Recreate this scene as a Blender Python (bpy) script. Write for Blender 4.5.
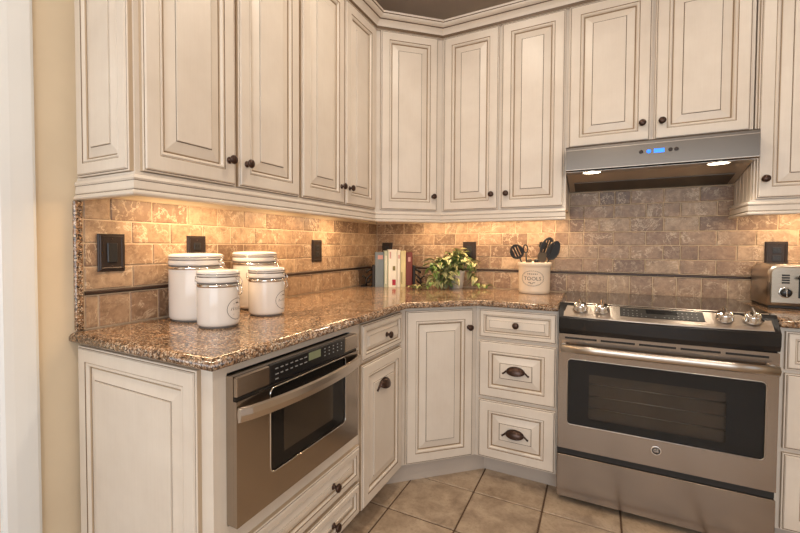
import bpy, math, random
from mathutils import Vector, Matrix
random.seed(7)
for _o in list(bpy.data.objects):
    bpy.data.objects.remove(_o)
SC = bpy.context.scene
COL = SC.collection
PI = math.pi

# ------------------------------------------------------------------ camera
CAM = dict(pos=(1.4502, -2.7656, 1.1882), yaw=0.5050, pitch=0.0285, roll=0.0027, f=417.07, ox=-32.95, oy=-8.75)
def make_camera():
    cy, cp, cr = CAM['yaw'], CAM['pitch'], CAM['roll']
    f = Vector((-math.sin(cy)*math.cos(cp), math.cos(cy)*math.cos(cp), -math.sin(cp)))
    r = f.cross(Vector((0, 0, 1))).normalized(); u = r.cross(f)
    r2 = r*math.cos(cr) + u*math.sin(cr); u2 = -r*math.sin(cr) + u*math.cos(cr)
    m = Matrix((r2, u2, -f)).transposed().to_4x4(); m.translation = Vector(CAM['pos'])
    cd = bpy.data.cameras.new('camera'); c = bpy.data.objects.new('camera', cd); COL.objects.link(c)
    c.matrix_world = m
    cd.sensor_fit = 'HORIZONTAL'; cd.sensor_width = 36.0; cd.lens = CAM['f']/800*36
    cd.shift_x = -CAM['ox']/800; cd.shift_y = CAM['oy']/800; cd.clip_start = 0.02
    SC.camera = c
make_camera()

# ------------------------------------------------------------------ world, daylight, exposure
W = bpy.data.worlds.new('sky'); SC.world = W; W.use_nodes = True
W.node_tree.nodes['Background'].inputs['Color'].default_value = (0.72, 0.82, 1.0, 1)
W.node_tree.nodes['Background'].inputs['Strength'].default_value = 0.5
def area(name, loc, rot, sx, sy, power, col, parent=None, spread=PI):
    l = bpy.data.lights.new(name, 'AREA'); l.shape = 'RECTANGLE'; l.size = sx; l.size_y = sy
    l.energy = power; l.color = col; l.spread = spread
    o = bpy.data.objects.new(name, l); COL.objects.link(o); o.location = loc; o.rotation_euler = rot
    if parent: o.parent = parent
    return o
DAY = (0.87, 0.94, 1.0); WARM = (1.0, 0.855, 0.685); TUNG = (1.0, 0.68, 0.38)
area('daylight_rear', (1.9, -4.84, 1.45), (PI/2, 0, 0), 2.9, 1.7, 58, DAY)              # rear window, shines to +y
area('daylight_right', (4.34, -2.6, 1.45), (PI/2, 0, PI/2), 1.7, 1.4, 4, DAY)           # right window, shines to -x
SC.view_settings.view_transform = 'Standard'; SC.view_settings.look = 'None'
SC.view_settings.gamma = 1.0; SC.view_settings.use_curve_mapping = False
SC.view_settings.exposure = 0.0

# ------------------------------------------------------------------ materials
def srgb(r, g, b):
    f = lambda c: (c/255/12.92) if c/255 <= 0.04045 else ((c/255+0.055)/1.055)**2.4
    return (f(r), f(g), f(b), 1)
class NT:
    def __init__(s, name):
        s.m = bpy.data.materials.new(name); s.m.use_nodes = True; s.t = s.m.node_tree
        s.b = s.t.nodes['Principled BSDF']
    def n(s, typ, **kw):
        nd = s.t.nodes.new(typ)
        for k, v in kw.items():
            if k in nd.inputs: nd.inputs[k].default_value = v
            else: setattr(nd, k, v)
        return nd
    def l(s, a, b): s.t.links.new(a, b)
    def set(s, **kw):
        for k, v in kw.items(): s.b.inputs[k.replace('_', ' ')].default_value = v
        return s
    def ramp(s, fac, stops, interp='LINEAR'):
        r = s.n('ShaderNodeValToRGB'); r.color_ramp.interpolation = interp
        e = r.color_ramp.elements
        while len(e) < len(stops): e.new(0.5)
        for i, (p, c) in enumerate(stops): e[i].position = p; e[i].color = c
        s.l(fac, r.inputs['Fac']); return r.outputs['Color']
    def mix(s, fac, a, b, typ='MIX'):
        m = s.n('ShaderNodeMix', data_type='RGBA', blend_type=typ)
        for sock, v in ((m.inputs[0], fac), (m.inputs[6], a), (m.inputs[7], b)):
            if hasattr(v, 'links'): s.l(v, sock)
            else: sock.default_value = v
        return m.outputs[2]
    def pos(s, scale=(1, 1, 1), rnd=False):
        g = s.n('ShaderNodeNewGeometry'); mp = s.n('ShaderNodeMapping'); mp.inputs['Scale'].default_value = scale
        s.l(g.outputs['Position'], mp.inputs['Vector'])
        if rnd:
            oi = s.n('ShaderNodeObjectInfo'); c = s.n('ShaderNodeCombineXYZ')
            mu = s.n('ShaderNodeMath', operation='MULTIPLY'); mu.inputs[1].default_value = 37.0
            s.l(oi.outputs['Random'], mu.inputs[0])
            for k in range(3): s.l(mu.outputs[0], c.inputs[k])
            s.l(c.outputs[0], mp.inputs['Location'])
        return mp.outputs[0]
    def noise(s, vec, scale, detail=4, rough=0.55, dist=0):
        n = s.n('ShaderNodeTexNoise'); n.inputs['Scale'].default_value = scale; n.inputs['Detail'].default_value = detail
        n.inputs['Roughness'].default_value = rough; n.inputs['Distortion'].default_value = dist
        s.l(vec, n.inputs['Vector']); return n.outputs['Fac']
    def bump(s, h, strength=0.2, dist=0.002):
        b = s.n('ShaderNodeBump'); b.inputs['Strength'].default_value = strength; b.inputs['Distance'].default_value = dist
        s.l(h, b.inputs['Height']); s.l(b.outputs[0], s.b.inputs['Normal'])
def plain(name, col, rough=0.5, metal=0.0, var=0.0, **kw):
    t = NT(name); t.set(Roughness=rough, Metallic=metal, **kw)
    if var:
        n = t.noise(t.pos(), 6, 5)
        dark = tuple(c*(1-var) for c in col[:3])+(1,); lite = tuple(min(1, c*(1+var*0.6)) for c in col[:3])+(1,)
        t.l(t.ramp(n, [(0.3, dark), (0.7, lite)]), t.b.inputs['Base Color'])
    else: t.set(Base_Color=col)
    return t.m
def mat_paint():
    t = NT('cream_paint'); v = t.pos()
    n = t.noise(v, 5, 6, 0.6); n2 = t.noise(t.pos((60, 60, 2.5)), 3, 3)
    c = t.ramp(n, [(0.25, srgb(212, 200, 186)), (0.75, srgb(226, 216, 203))])
    c = t.mix(0.05, c, t.ramp(n2, [(0.35, srgb(186, 168, 146)), (0.6, srgb(226, 217, 204))]))
    t.l(c, t.b.inputs['Base Color']); t.set(Roughness=0.38); t.bump(n2, 0.02, 0.0006); return t.m
def mat_granite():
    t = NT('brown_granite'); v = t.pos()
    def vor(scale):
        d = t.n('ShaderNodeTexVoronoi'); d.inputs['Scale'].default_value = scale
        w = t.n('ShaderNodeVectorMath', operation='ADD'); nn = t.n('ShaderNodeTexNoise'); nn.inputs['Scale'].default_value = scale*0.6
        t.l(v, nn.inputs['Vector']); sc = t.n('ShaderNodeVectorMath', operation='SCALE'); sc.inputs['Scale'].default_value = 1.2/scale
        t.l(nn.outputs['Color'], sc.inputs[0]); t.l(v, w.inputs[0]); t.l(sc.outputs[0], w.inputs[1])
        t.l(w.outputs[0], d.inputs['Vector'])
        s = t.n('ShaderNodeSeparateColor'); t.l(d.outputs['Color'], s.inputs[0]); return s.outputs[0], s.outputs[1]
    a, a2 = vor(165); b, b2 = vor(260)
    ca = t.ramp(a, [(0.0, srgb(38, 28, 22)), (0.20, srgb(84, 60, 42)), (0.38, srgb(142, 102, 70)), (0.62, srgb(180, 140, 104)), (0.82, srgb(214, 188, 158)), (0.94, srgb(120, 108, 100))], 'CONSTANT')
    cb = t.ramp(b, [(0.0, srgb(30, 24, 20)), (0.27, srgb(112, 84, 62)), (0.52, srgb(164, 130, 100)), (0.78, srgb(220, 200, 176))], 'CONSTANT')
    big = t.noise(v, 9, 4, 0.6)
    c = t.mix(t.ramp(big, [(0.4, (0.25, 0.25, 0.25, 1)), (0.62, (0.75, 0.75, 0.75, 1))]), ca, cb)
    c = t.mix(t.ramp(t.noise(v, 14, 4), [(0.45, (0, 0, 0, 1)), (0.7, (0.45, 0.45, 0.45, 1))]), c, srgb(74, 54, 42))
    t.l(c, t.b.inputs['Base Color']); t.set(Roughness=0.13, IOR=1.55); return t.m
def mat_tile():
    t = NT('travertine'); v = t.pos((1, 1, 1), True)
    oi = t.n('ShaderNodeObjectInfo')
    base = t.ramp(oi.outputs['Random'], [(0.0, srgb(128, 100, 78)), (0.2, srgb(170, 140, 112)), (0.45, srgb(148, 118, 93)), (0.7, srgb(188, 160, 130)), (0.85, srgb(138, 110, 88)), (1.0, srgb(112, 88, 70))])
    cl = t.noise(v, 26, 8, 0.72, 0.3)
    c = t.mix(t.ramp(cl, [(0.40, (0, 0, 0, 1)), (0.66, (0.75, 0.75, 0.75, 1))]), base, srgb(108, 82, 62))
    c = t.mix(t.ramp(t.noise(v, 48, 6, 0.7), [(0.50, (0, 0, 0, 1)), (0.70, (0.55, 0.55, 0.55, 1))]), c, srgb(196, 170, 140))
    w = t.noise(v, 9, 6, 0.68, 0.5)
    vein = t.ramp(w, [(0.482, (0, 0, 0, 1)), (0.50, (1, 1, 1, 1)), (0.518, (0, 0, 0, 1))])
    f = t.n('ShaderNodeMath', operation='MULTIPLY'); t.l(vein, f.inputs[0])
    t.l(t.ramp(t.noise(v, 6, 2), [(0.36, (0, 0, 0, 1)), (0.56, (0.9, 0.9, 0.9, 1))]), f.inputs[1])
    c = t.mix(f.outputs[0], c, srgb(216, 194, 166))
    t.l(c, t.b.inputs['Base Color']); t.set(Roughness=0.42)
    t.bump(t.noise(v, 60, 4, 0.6), 0.25, 0.002); return t.m
def mat_floor():
    t = NT('floor_ceramic'); v = t.pos((1, 1, 1), True)
    c = t.ramp(t.noise(v, 9, 8, 0.65, 0.4), [(0.3, srgb(136, 116, 96)), (0.5, srgb(174, 152, 128)), (0.7, srgb(196, 175, 150))])
    c = t.mix(t.ramp(t.noise(v, 70, 4, 0.7), [(0.5, (0, 0, 0, 1)), (0.72, (0.5, 0.5, 0.5, 1))]), c, srgb(128, 106, 84))
    t.l(c, t.b.inputs['Base Color']); t.set(Roughness=0.36); t.bump(t.noise(v, 30, 4), 0.12, 0.002); return t.m
def mat_steel(name, sc, rough=0.20, col=(0.36, 0.305, 0.255, 1)):
    t = NT(name); n = t.noise(t.pos(sc), 5, 4, 0.7)
    t.set(Base_Color=col, Metallic=1.0)
    rr = t.n('ShaderNodeMapRange'); rr.inputs['To Min'].default_value = rough-0.07; rr.inputs['To Max'].default_value = rough+0.09
    t.l(n, rr.inputs['Value']); t.l(rr.outputs[0], t.b.inputs['Roughness']); t.bump(n, 0.012, 0.0004); return t.m
def mat_emit(name, col, strength):
    t = NT(name); t.set(Base_Color=col, Emission_Color=col, Emission_Strength=strength); return t.m
def mat_leaf(name, a, b):
    t = NT(name); tc = t.n('ShaderNodeTexCoord'); oi = t.n('ShaderNodeObjectInfo')
    sx = t.n('ShaderNodeSeparateXYZ'); t.l(tc.outputs['Object'], sx.inputs[0])
    ab = t.n('ShaderNodeMath', operation='ABSOLUTE'); t.l(sx.outputs[0], ab.inputs[0])
    n = t.noise(t.pos(), 70, 3); ad = t.n('ShaderNodeMath', operation='MULTIPLY_ADD'); ad.inputs[1].default_value = 0.016
    t.l(n, ad.inputs[0]); t.l(ab.outputs[0], ad.inputs[2])
    f = t.ramp(ad.outputs[0], [(0.0095, (0, 0, 0, 1)), (0.0135, (1, 1, 1, 1))])
    c = t.mix(f, a, b)
    hs = t.n('ShaderNodeHueSaturation'); mr = t.n('ShaderNodeMapRange'); mr.inputs['To Min'].default_value = 0.7; mr.inputs['To Max'].default_value = 1.25
    t.l(oi.outputs['Random'], mr.inputs['Value']); t.l(mr.outputs[0], hs.inputs['Value']); t.l(c, hs.inputs['Color'])
    t.l(hs.outputs[0], t.b.inputs['Base Color']); t.set(Roughness=0.4); return t.m
def mat_darkglass(name, alpha):
    t = NT(name); t.set(Base_Color=(0.012, 0.011, 0.010, 1), Roughness=0.06, IOR=1.5, Alpha=alpha); return t.m
M = {}
M['paint'] = mat_paint()
M['glaze'] = plain('brown_glaze', srgb(104, 83, 62), 0.5)
M['glazel'] = plain('thin_brown_glaze', srgb(184, 163, 138), 0.45)
M['inner'] = plain('cabinet_gap_stain', srgb(150, 128, 102), 0.6)
M['toe'] = plain('toe_kick_shaded_cream', srgb(190, 178, 166), 0.5, var=0.06)  # cabinet cream greyed, the recess shade put into its colour
M['granite'] = mat_granite(); M['tile'] = mat_tile(); M['floor'] = mat_floor()
M['grout'] = plain('tan_grout', srgb(206, 184, 156), 0.85, var=0.12)
M['fgrout'] = plain('brown_grout', srgb(96, 74, 56), 0.9, var=0.12)
M['liner'] = plain('bronze_liner', srgb(62, 46, 38), 0.35, 0.4)
M['wall'] = plain('beige_wall_paint', srgb(220, 203, 176), 0.7, var=0.04)
M['ceil'] = plain('taupe_ceiling_paint', srgb(224, 202, 182), 0.8, var=0.04)
M['white'] = plain('white_trim_paint', srgb(236, 238, 238), 0.4, var=0.02)
M['steel'] = mat_steel('brushed_steel', (2, 2, 420))
M['steeld'] = mat_steel('hood_steel', (2, 2, 420), 0.24, (0.15, 0.128, 0.108, 1))
M['handle'] = plain('satin_steel_bar', (0.56, 0.50, 0.44, 1), 0.30, 1.0)
M['steelv'] = mat_steel('brushed_steel_upright', (70, 70, 1.2), 0.20, (0.44, 0.385, 0.33, 1))
M['panelst'] = mat_steel('control_panel_steel', (2, 2, 300), 0.36, (0.46, 0.40, 0.345, 1))
M['touch'] = plain('touch_panel_black', (0.022, 0.02, 0.018, 1), 0.42)
M['filter'] = plain('grease_filter_mesh', (0.10, 0.085, 0.07, 1), 0.4, 0.8)
M['toast'] = mat_steel('toaster_steel', (2, 2, 300), 0.28, (0.36, 0.305, 0.24, 1))
M['chrome'] = plain('polished_chrome', (0.75, 0.73, 0.70, 1), 0.12, 1.0)
M['bronze'] = plain('oil_rubbed_bronze', srgb(74, 56, 48), 0.28, 0.75)
M['plate'] = plain('dark_bronze_plate', srgb(50, 40, 36), 0.38, 0.35)
M['black'] = plain('black_enamel', (0.012, 0.012, 0.013, 1), 0.22)
M['blackm'] = plain('matte_black', (0.02, 0.018, 0.016, 1), 0.55)
M['glass'] = mat_darkglass('dark_oven_glass', 0.30)
M['cook'] = plain('black_ceramic_glass', (0.014, 0.013, 0.012, 1), 0.07)
M['cavity'] = plain('oven_cavity', srgb(122, 104, 84), 0.5, var=0.2)
M['rack'] = plain('oven_rack_wire', srgb(190, 178, 160), 0.3, 0.8)
M['ceramic'] = plain('white_glazed_ceramic', srgb(230, 222, 214), 0.12)
M['crock'] = plain('cream_stoneware', srgb(232, 214, 192), 0.22)
M['ink'] = plain('dark_print', srgb(70, 62, 56), 0.6)
M['print'] = plain('light_print', srgb(150, 150, 148), 0.5)
M['lcd'] = mat_emit('lcd_green', srgb(120, 125, 95), 0.12)
M['blue'] = mat_emit('blue_display', (0.02, 0.16, 1.0, 1), 2.2)
M['lamp'] = mat_emit('lamp_glow', (1.0, 0.86, 0.62, 1), 9)
M['rubber'] = plain('grey_gasket', srgb(120, 114, 108), 0.6)
M['band'] = plain('grey_steel_band', (0.30, 0.28, 0.26, 1), 0.2, 1.0)
M['nylon'] = plain('black_nylon', srgb(34, 34, 36), 0.35)
M['nylonb'] = plain('brown_nylon', srgb(88, 76, 60), 0.4)
M['leaf1'] = mat_leaf('variegated_leaf', srgb(84, 102, 52), srgb(188, 182, 130))
M['leaf2'] = mat_leaf('green_leaf', srgb(66, 96, 46), srgb(120, 146, 74))
M['stem'] = plain('green_stem', srgb(112, 120, 62), 0.5)
M['pot'] = plain('white_pot', srgb(226, 220, 210), 0.35)
M['soil'] = plain('potting_soil', srgb(60, 44, 32), 0.9)
M['iron'] = plain('black_wrought_iron', srgb(40, 36, 34), 0.5, 0.4)
M['pages'] = plain('book_pages', srgb(232, 218, 190), 0.8)

# ------------------------------------------------------------------ mesh helpers
class MB:
    def __init__(s): s.v = []; s.f = []; s.mi = []; s.sm = []
    def add(s, vs, fs, mi=0, smooth=False):
        o = len(s.v); s.v += [tuple(v) for v in vs]
        for k, f in enumerate(fs):
            s.f.append([o+i for i in f]); s.mi.append(mi[k] if isinstance(mi, list) else mi); s.sm.append(smooth)
        return s
    def box(s, a, b, mi=0, bev=0.0):
        (x0, y0, z0), (x1, y1, z1) = a, b
        x0, x1 = min(x0, x1), max(x0, x1); y0, y1 = min(y0, y1), max(y0, y1); z0, z1 = min(z0, z1), max(z0, z1)
        if bev <= 0:
            vs = [(x, y, z) for z in (z0, z1) for y in (y0, y1) for x in (x0, x1)]
            return s.add(vs, [(0, 2, 3, 1), (4, 5, 7, 6), (0, 1, 5, 4), (2, 6, 7, 3), (0, 4, 6, 2), (1, 3, 7, 5)], mi)
        e = min(bev, (x1-x0)*.45, (y1-y0)*.45, (z1-z0)*.45); vs = []; idx = {}
        for cx in (0, 1):
            for cy in (0, 1):
                for cz in (0, 1):
                    P = ((x0, x1)[cx], (y0, y1)[cy], (z0, z1)[cz]); sg = (1-2*cx, 1-2*cy, 1-2*cz)
                    for ax in range(3):
                        q = [P[k] + (0 if k == ax else sg[k]*e) for k in range(3)]
                        idx[(cx, cy, cz, ax)] = len(vs); vs.append(q)
        fs = []
        C = Vector(((x0+x1)/2, (y0+y1)/2, (z0+z1)/2))
        def face(ids):
            p = [Vector(vs[i]) for i in ids]; n = (p[1]-p[0]).cross(p[2]-p[0]); m = sum(p, Vector())/len(p)
            fs.append(ids if n.dot(m-C) > 0 else ids[::-1])
        for c in (0, 1):
            face([idx[(c, 0, 0, 0)], idx[(c, 1, 0, 0)], idx[(c, 1, 1, 0)], idx[(c, 0, 1, 0)]])
            face([idx[(0, c, 0, 1)], idx[(1, c, 0, 1)], idx[(1, c, 1, 1)], idx[(0, c, 1, 1)]])
            face([idx[(0, 0, c, 2)], idx[(1, 0, c, 2)], idx[(1, 1, c, 2)], idx[(0, 1, c, 2)]])
        for a in (0, 1):
            for b_ in (0, 1):
                face([idx[(0, a, b_, 1)], idx[(1, a, b_, 1)], idx[(1, a, b_, 2)], idx[(0, a, b_, 2)]])
                face([idx[(a, 0, b_, 0)], idx[(a, 1, b_, 0)], idx[(a, 1, b_, 2)], idx[(a, 0, b_, 2)]])
                face([idx[(a, b_, 0, 0)], idx[(a, b_, 1, 0)], idx[(a, b_, 1, 1)], idx[(a, b_, 0, 1)]])
        for a in (0, 1):
            for b_ in (0, 1):
                for c in (0, 1): face([idx[(a, b_, c, k)] for k in range(3)])
        return s.add(vs, fs, mi)
    def prism(s, poly, z0, z1, mi=0):
        n = len(poly); ar = sum(poly[i][0]*poly[(i+1) % n][1]-poly[(i+1) % n][0]*poly[i][1] for i in range(n))
        if ar < 0: poly = poly[::-1]
        vs = [(x, y, z0) for x, y in poly]+[(x, y, z1) for x, y in poly]
        fs = [list(range(n))[::-1], list(range(n, 2*n))]+[(i, (i+1) % n, n+(i+1) % n, n+i) for i in range(n)]
        return s.add(vs, fs, mi)
    def lathe(s, prof, seg=32, c=(0, 0, 0), mi=0, cap=True, smooth=True, axis='z'):
        vs = []; n = len(prof)
        for r, z in prof:
            for k in range(seg):
                a = 2*PI*k/seg; p = (r*math.cos(a), r*math.sin(a), z)
                if axis == '-y': p = (p[0], -p[2], p[1])
                vs.append((c[0]+p[0], c[1]+p[1], c[2]+p[2]))
        fs = [(i*seg+k, i*seg+(k+1) % seg, (i+1)*seg+(k+1) % seg, (i+1)*seg+k) for i in range(n-1) for k in range(seg)]
        m = mi
        if isinstance(mi, list): m = [mi[i] for i in range(n-1) for k in range(seg)]
        s.add(vs, fs, m, smooth)
        o = len(s.v)-len(vs)
        if cap:
            if prof[0][0] > 1e-6: s.f.append([o+k for k in range(seg)][::-1]); s.mi.append(m[0] if isinstance(m, list) else m); s.sm.append(False)
            if prof[-1][0] > 1e-6: s.f.append([o+(n-1)*seg+k for k in range(seg)]); s.mi.append(m[-1] if isinstance(m, list) else m); s.sm.append(False)
        return s
    def tube(s, pts, r, seg=8, mi=0, flat=None, up=None):
        pts = [Vector(p) for p in pts]; n = len(pts); vs = []
        rs = r if isinstance(r, (list, tuple)) else [r]*n
        prevu = Vector(up) if up else None
        for i, p in enumerate(pts):
            t = (pts[min(i+1, n-1)]-pts[max(i-1, 0)]).normalized()
            ref = prevu if prevu else (Vector((0, 0, 1)) if abs(t.z) < 0.9 else Vector((1, 0, 0)))
            b = t.cross(ref).normalized(); u = b.cross(t).normalized(); prevu = u
            k2 = flat if flat else 1.0
            for k in range(seg):
                a = 2*PI*k/seg; vs.append(p+u*math.cos(a)*rs[i]+b*math.sin(a)*rs[i]*k2)
        fs = [(i*seg+k, (i+1)*seg+k, (i+1)*seg+(k+1) % seg, i*seg+(k+1) % seg) for i in range(n-1) for k in range(seg)]
        fs += [list(range(seg)), [(n-1)*seg+k for k in range(seg)][::-1]]
        return s.add(vs, fs, mi, True)
    def sections(s, secs, mi=0, smooth=False):
        n = len(secs[0]); vs = [p for q in secs for p in q]
        fs = [(i*n+k, (i+1)*n+k, (i+1)*n+(k+1) % n, i*n+(k+1) % n) for i in range(len(secs)-1) for k in range(n)]
        fs += [list(range(n)), [(len(secs)-1)*n+k for k in range(n)][::-1]]
        return s.add(vs, fs, mi, smooth)
def recalc(me):
    import bmesh
    bm = bmesh.new(); bm.from_mesh(me); bmesh.ops.remove_doubles(bm, verts=bm.verts, dist=1e-6)
    bmesh.ops.recalc_face_normals(bm, faces=bm.faces); bm.to_mesh(me); bm.free()
def mesh(name, mb, mats, fix=True):
    me = bpy.data.meshes.new(name); me.from_pydata(mb.v, [], mb.f)
    for m in (mats if isinstance(mats, (list, tuple)) else [mats]): me.materials.append(M[m] if isinstance(m, str) else m)
    me.polygons.foreach_set('material_index', mb.mi); me.polygons.foreach_set('use_smooth', mb.sm)
    if fix: recalc(me)
    me.update(); return me
def link(name, me, parent=None, loc=None, rz=0.0):
    o = bpy.data.objects.new(name, me); COL.objects.link(o)
    if loc is not None: o.location = loc
    if rz: o.rotation_euler[2] = rz
    if parent: o.parent = parent
    return o
def obj(name, mb, mats, parent=None, loc=None, rz=0.0, smooth=None):
    o = link(name, mesh(name, mb, mats), parent, loc, rz)
    return o
def tag(o, label, cat=None, group=None, kind=None):
    o['label'] = label
    if cat: o['category'] = cat
    if group: o['group'] = group
    if kind: o['kind'] = kind
    return o
def thing(name, label, cat, loc=(0, 0, 0), rz=0.0, group=None):
    return tag(link(name, None, None, loc, rz), label, cat, group)
def struct(name, mb, mats, label, parent=None):
    return tag(obj(name, mb, mats, parent), label, None, None, 'structure')
def sweep(path, prof, mi=0):
    n = len(path); mb = MB(); secs = []
    P = [Vector(p) for p in path]
    nr = lambda a, b: Vector(((b-a).y, -(b-a).x)).normalized()
    for i in range(n):
        if i == 0: m = nr(P[0], P[1])
        elif i == n-1: m = nr(P[-2], P[-1])
        else:
            a, b = nr(P[i-1], P[i]), nr(P[i], P[i+1]); m = (a+b)/(1+a.dot(b))
        secs.append([(P[i].x+m.x*o, P[i].y+m.y*o, z) for o, z in prof])
    mis = []
    k = len(prof); vs = [p for q in secs for p in q]; fs = []
    for i in range(n-1):
        for j in range(k):
            fs.append((i*k+j, (i+1)*k+j, (i+1)*k+(j+1) % k, i*k+(j+1) % k)); mis.append(mi[j] if isinstance(mi, list) else mi)
    fs += [list(range(k)), [(n-1)*k+j for j in range(k)][::-1]]; mis += [0, 0]
    return mb.add(vs, fs, mis)
def offset_poly(poly, d):
    n = len(poly); P = [Vector(p) for p in poly]; out = []
    nr = lambda a, b: Vector((-(b-a).y, (b-a).x)).normalized()       # left = inside of a CCW polygon
    for i in range(n):
        a, b = nr(P[i-1], P[i]), nr(P[i], P[(i+1) % n]); m = (a+b)/(1+a.dot(b)); out.append((P[i].x+m.x*d, P[i].y+m.y*d))
    return out
def text_geo(s, size):
    cu = bpy.data.curves.new('t', 'FONT'); cu.body = s; cu.size = size; cu.align_x = 'CENTER'; cu.align_y = 'CENTER'; cu.resolution_u = 2
    o = bpy.data.objects.new('t', cu); COL.objects.link(o)
    bpy.context.view_layer.update()
    me = o.evaluated_get(bpy.context.evaluated_depsgraph_get()).to_mesh()
    vs = [tuple(v.co) for v in me.vertices]; fs = [list(p.vertices) for p in me.polygons]
    bpy.data.objects.remove(o); bpy.data.curves.remove(cu); return vs, fs

# ------------------------------------------------------------------ room shell
H = 2.70; RX = 4.4; RY = -4.9
mb = MB().box((-0.15, RY-0.15, -0.15), (RX+0.15, 0.15, -0.005))
FLOOR = struct('floor', mb, 'fgrout', 'floor of square tan ceramic tiles with brown grout')
px, py = 0.307, 0.3135
ft = MB().box((0.0036, 0.0036, -0.012), (px-0.0036, py-0.0036, 0.0), 0, 0.003)
ftm = mesh('floor_tile', ft, 'floor')
for i in range(-2, 13):
    for j in range(-14, 3):
        x = 0.636+px*i; y = -0.775+py*j
        if x+px > RX or x < -0.1 or y < RY or y+py > 0.1: continue
        o = link('floor_tile', ftm, FLOOR, (x, y, random.uniform(-0.0006, 0.0)))
struct('ceiling', MB().box((-0.15, RY-0.15, H), (RX+0.15, 0.15, H+0.1)), 'ceil', 'taupe painted ceiling above the crown moulding')
# left wall with the doorway beside the cabinets
DY0, DY1, DZ = -3.10, -2.262, 2.08
mb = MB().box((-0.15, DY1, 0), (0, 0.15, H)).box((-0.15, RY-0.15, 0), (0, DY0, H)).box((-0.15, DY0, DZ), (0, DY1, H))
WL = struct('wall_left', mb, 'wall', 'beige painted wall at the left, tiled between counter and cabinets')
WB = struct('wall_back', MB().box((0, 0, 0), (RX+0.15, 0.15, H)), 'wall', 'back wall behind the range, tiled above the counter')
# right and rear walls with windows
wy0, wy1, wz0, wz1 = -3.5, -1.7, 0.7, 2.2
mb = MB().box((RX, RY, 0), (RX+0.15, wy0, H)).box((RX, wy1, 0), (RX+0.15, 0.0, H)).box((RX, wy0, 0), (RX+0.15, wy1, wz0)).box((RX, wy0, wz1), (RX+0.15, wy1, H))
struct('wall_right', mb, 'wall', 'beige wall on the right with a window')
mb = MB(); t = 0.05
for (a, b) in (((RX-0.01, wy0, wz0), (RX+0.03, wy0+t, wz1)), ((RX-0.01, wy1-t, wz0), (RX+0.03, wy1, wz1)), ((RX-0.01, wy0+t, wz0), (RX+0.03, wy1-t, wz0+t)), ((RX-0.01, wy0+t, wz1-t), (RX+0.03, wy1-t, wz1)), ((RX-0.005, (wy0+wy1)/2-.02, wz0+t), (RX+0.02, (wy0+wy1)/2+.02, wz1-t))): mb.box(a, b)
struct('window_2', mb, 'white', 'white window frame in the right wall')
vx0, vx1, vz0, vz1 = 0.4, 3.4, 0.55, 2.35
mb = MB().box((0, RY-0.15, 0), (vx0, RY, H)).box((vx1, RY-0.15, 0), (RX+0.15, RY, H)).box((vx0, RY-0.15, 0), (vx1, RY, vz0)).box((vx0, RY-0.15, vz1), (vx1, RY, H))
struct('wall_rear', mb, 'wall', 'beige wall behind the viewer with a wide window')
mb = MB()
for (a, b) in (((vx0, vz0), (vx0+t, vz1)), ((vx1-t, vz0), (vx1, vz1)), ((vx0+t, vz0), (vx1-t, vz0+t)), ((vx0+t, vz1-t), (vx1-t, vz1)), ((1.38, vz0+t), (1.42, vz1-t)), ((2.38, vz0+t), (2.42, vz1-t))):
    mb.box((a[0], RY-0.03, a[1]), (b[0], RY+0.01, b[1]))
struct('window_1', mb, 'white', 'white three-part window frame in the rear wall')
# door casing and door
prof = [(0, 0.0), (0.012, 0.0), (0.016, 0.008), (0.019, 0.03), (0.022, 0.06), (0.022, 0.082), (0.016, 0.09), (0, 0.09)]
mb = MB()
cs = lambda z: [(x, -2.164-0.098+0.098-y if False else -2.164-y*1.05, z) for x, y in prof]
mb.sections([cs(0.0), cs(DZ+0.09)])
cs2 = lambda z: [(x, DY0+0.004-0.0945+y*1.05-0.004, z) for x, y in prof]
mb.sections([cs2(0.0), cs2(DZ+0.09)])
mb.box((0, DY0, DZ), (0.02, -2.262, DZ+0.09))
struct('trim_1', mb, 'white', 'white moulded door casing at the left edge')
mb = MB().box((-0.11, DY0+0.002, 0.005), (-0.07, DY1-0.002, DZ-0.004))
D1 = struct('door_1', mb, 'white', 'white door set back in the doorway at the far left')
for (y0, y1, z0, z1) in ((DY0+0.1, DY1-0.1, 0.2, 0.95), (DY0+0.1, DY1-0.1, 1.08, 1.95)):
    obj('panel', MB().box((-0.071, y0, z0), (-0.062, y1, z1), 0, 0.008), 'white', D1)

# ------------------------------------------------------------------ backsplash tiles (each a child of its wall)
tile_cache = {}
def tile_mesh(w, h, side):
    key = (round(w, 3), round(h, 3), side)
    if key not in tile_cache:
        g = 0.0019; mb = MB()
        if side == 'b': mb.box((g, -0.0115, g), (w-g, -0.004, h-g), 0, 0.0022)
        else: mb.box((0.004, g, g), (0.0115, w-g, h-g), 0, 0.0022)
        tile_cache[key] = mesh('tile', mb, 'tile')
    return tile_cache[key]
def lay_row(side, a0, a1, z0, z1, joint, pitch, parent, split=0.07):
    js = [a0]; k = math.ceil((a0-joint)/pitch+0.08)
    while joint+k*pitch < a1-0.012:
        js.append(joint+k*pitch)
        if random.random() < split and joint+(k+0.5)*pitch < a1-0.02: js.append(joint+(k+0.5)*pitch)
        k += 1
    js.append(a1); js.sort()
    for p, q in zip(js, js[1:]):
        w = q-p
        if abs(w-pitch) < 0.004: w = pitch
        elif abs(w-pitch/2) < 0.004: w = pitch/2
        d = random.uniform(-0.0008, 0.0008)
        link('tile', tile_mesh(w, z1-z0, side), parent, (p, d, z0) if side == 'b' else (d, p, z0))
obj('grout_bed', MB().box((0.0, -2.038, 0.9145), (0.0085, -0.0085, 1.35)), 'grout', WL)
obj('grout_bed', MB().box((0.0, -0.0085, 0.9145), (2.60, 0.0, 1.505)), 'grout', WB)
RH = 0.0767
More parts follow.
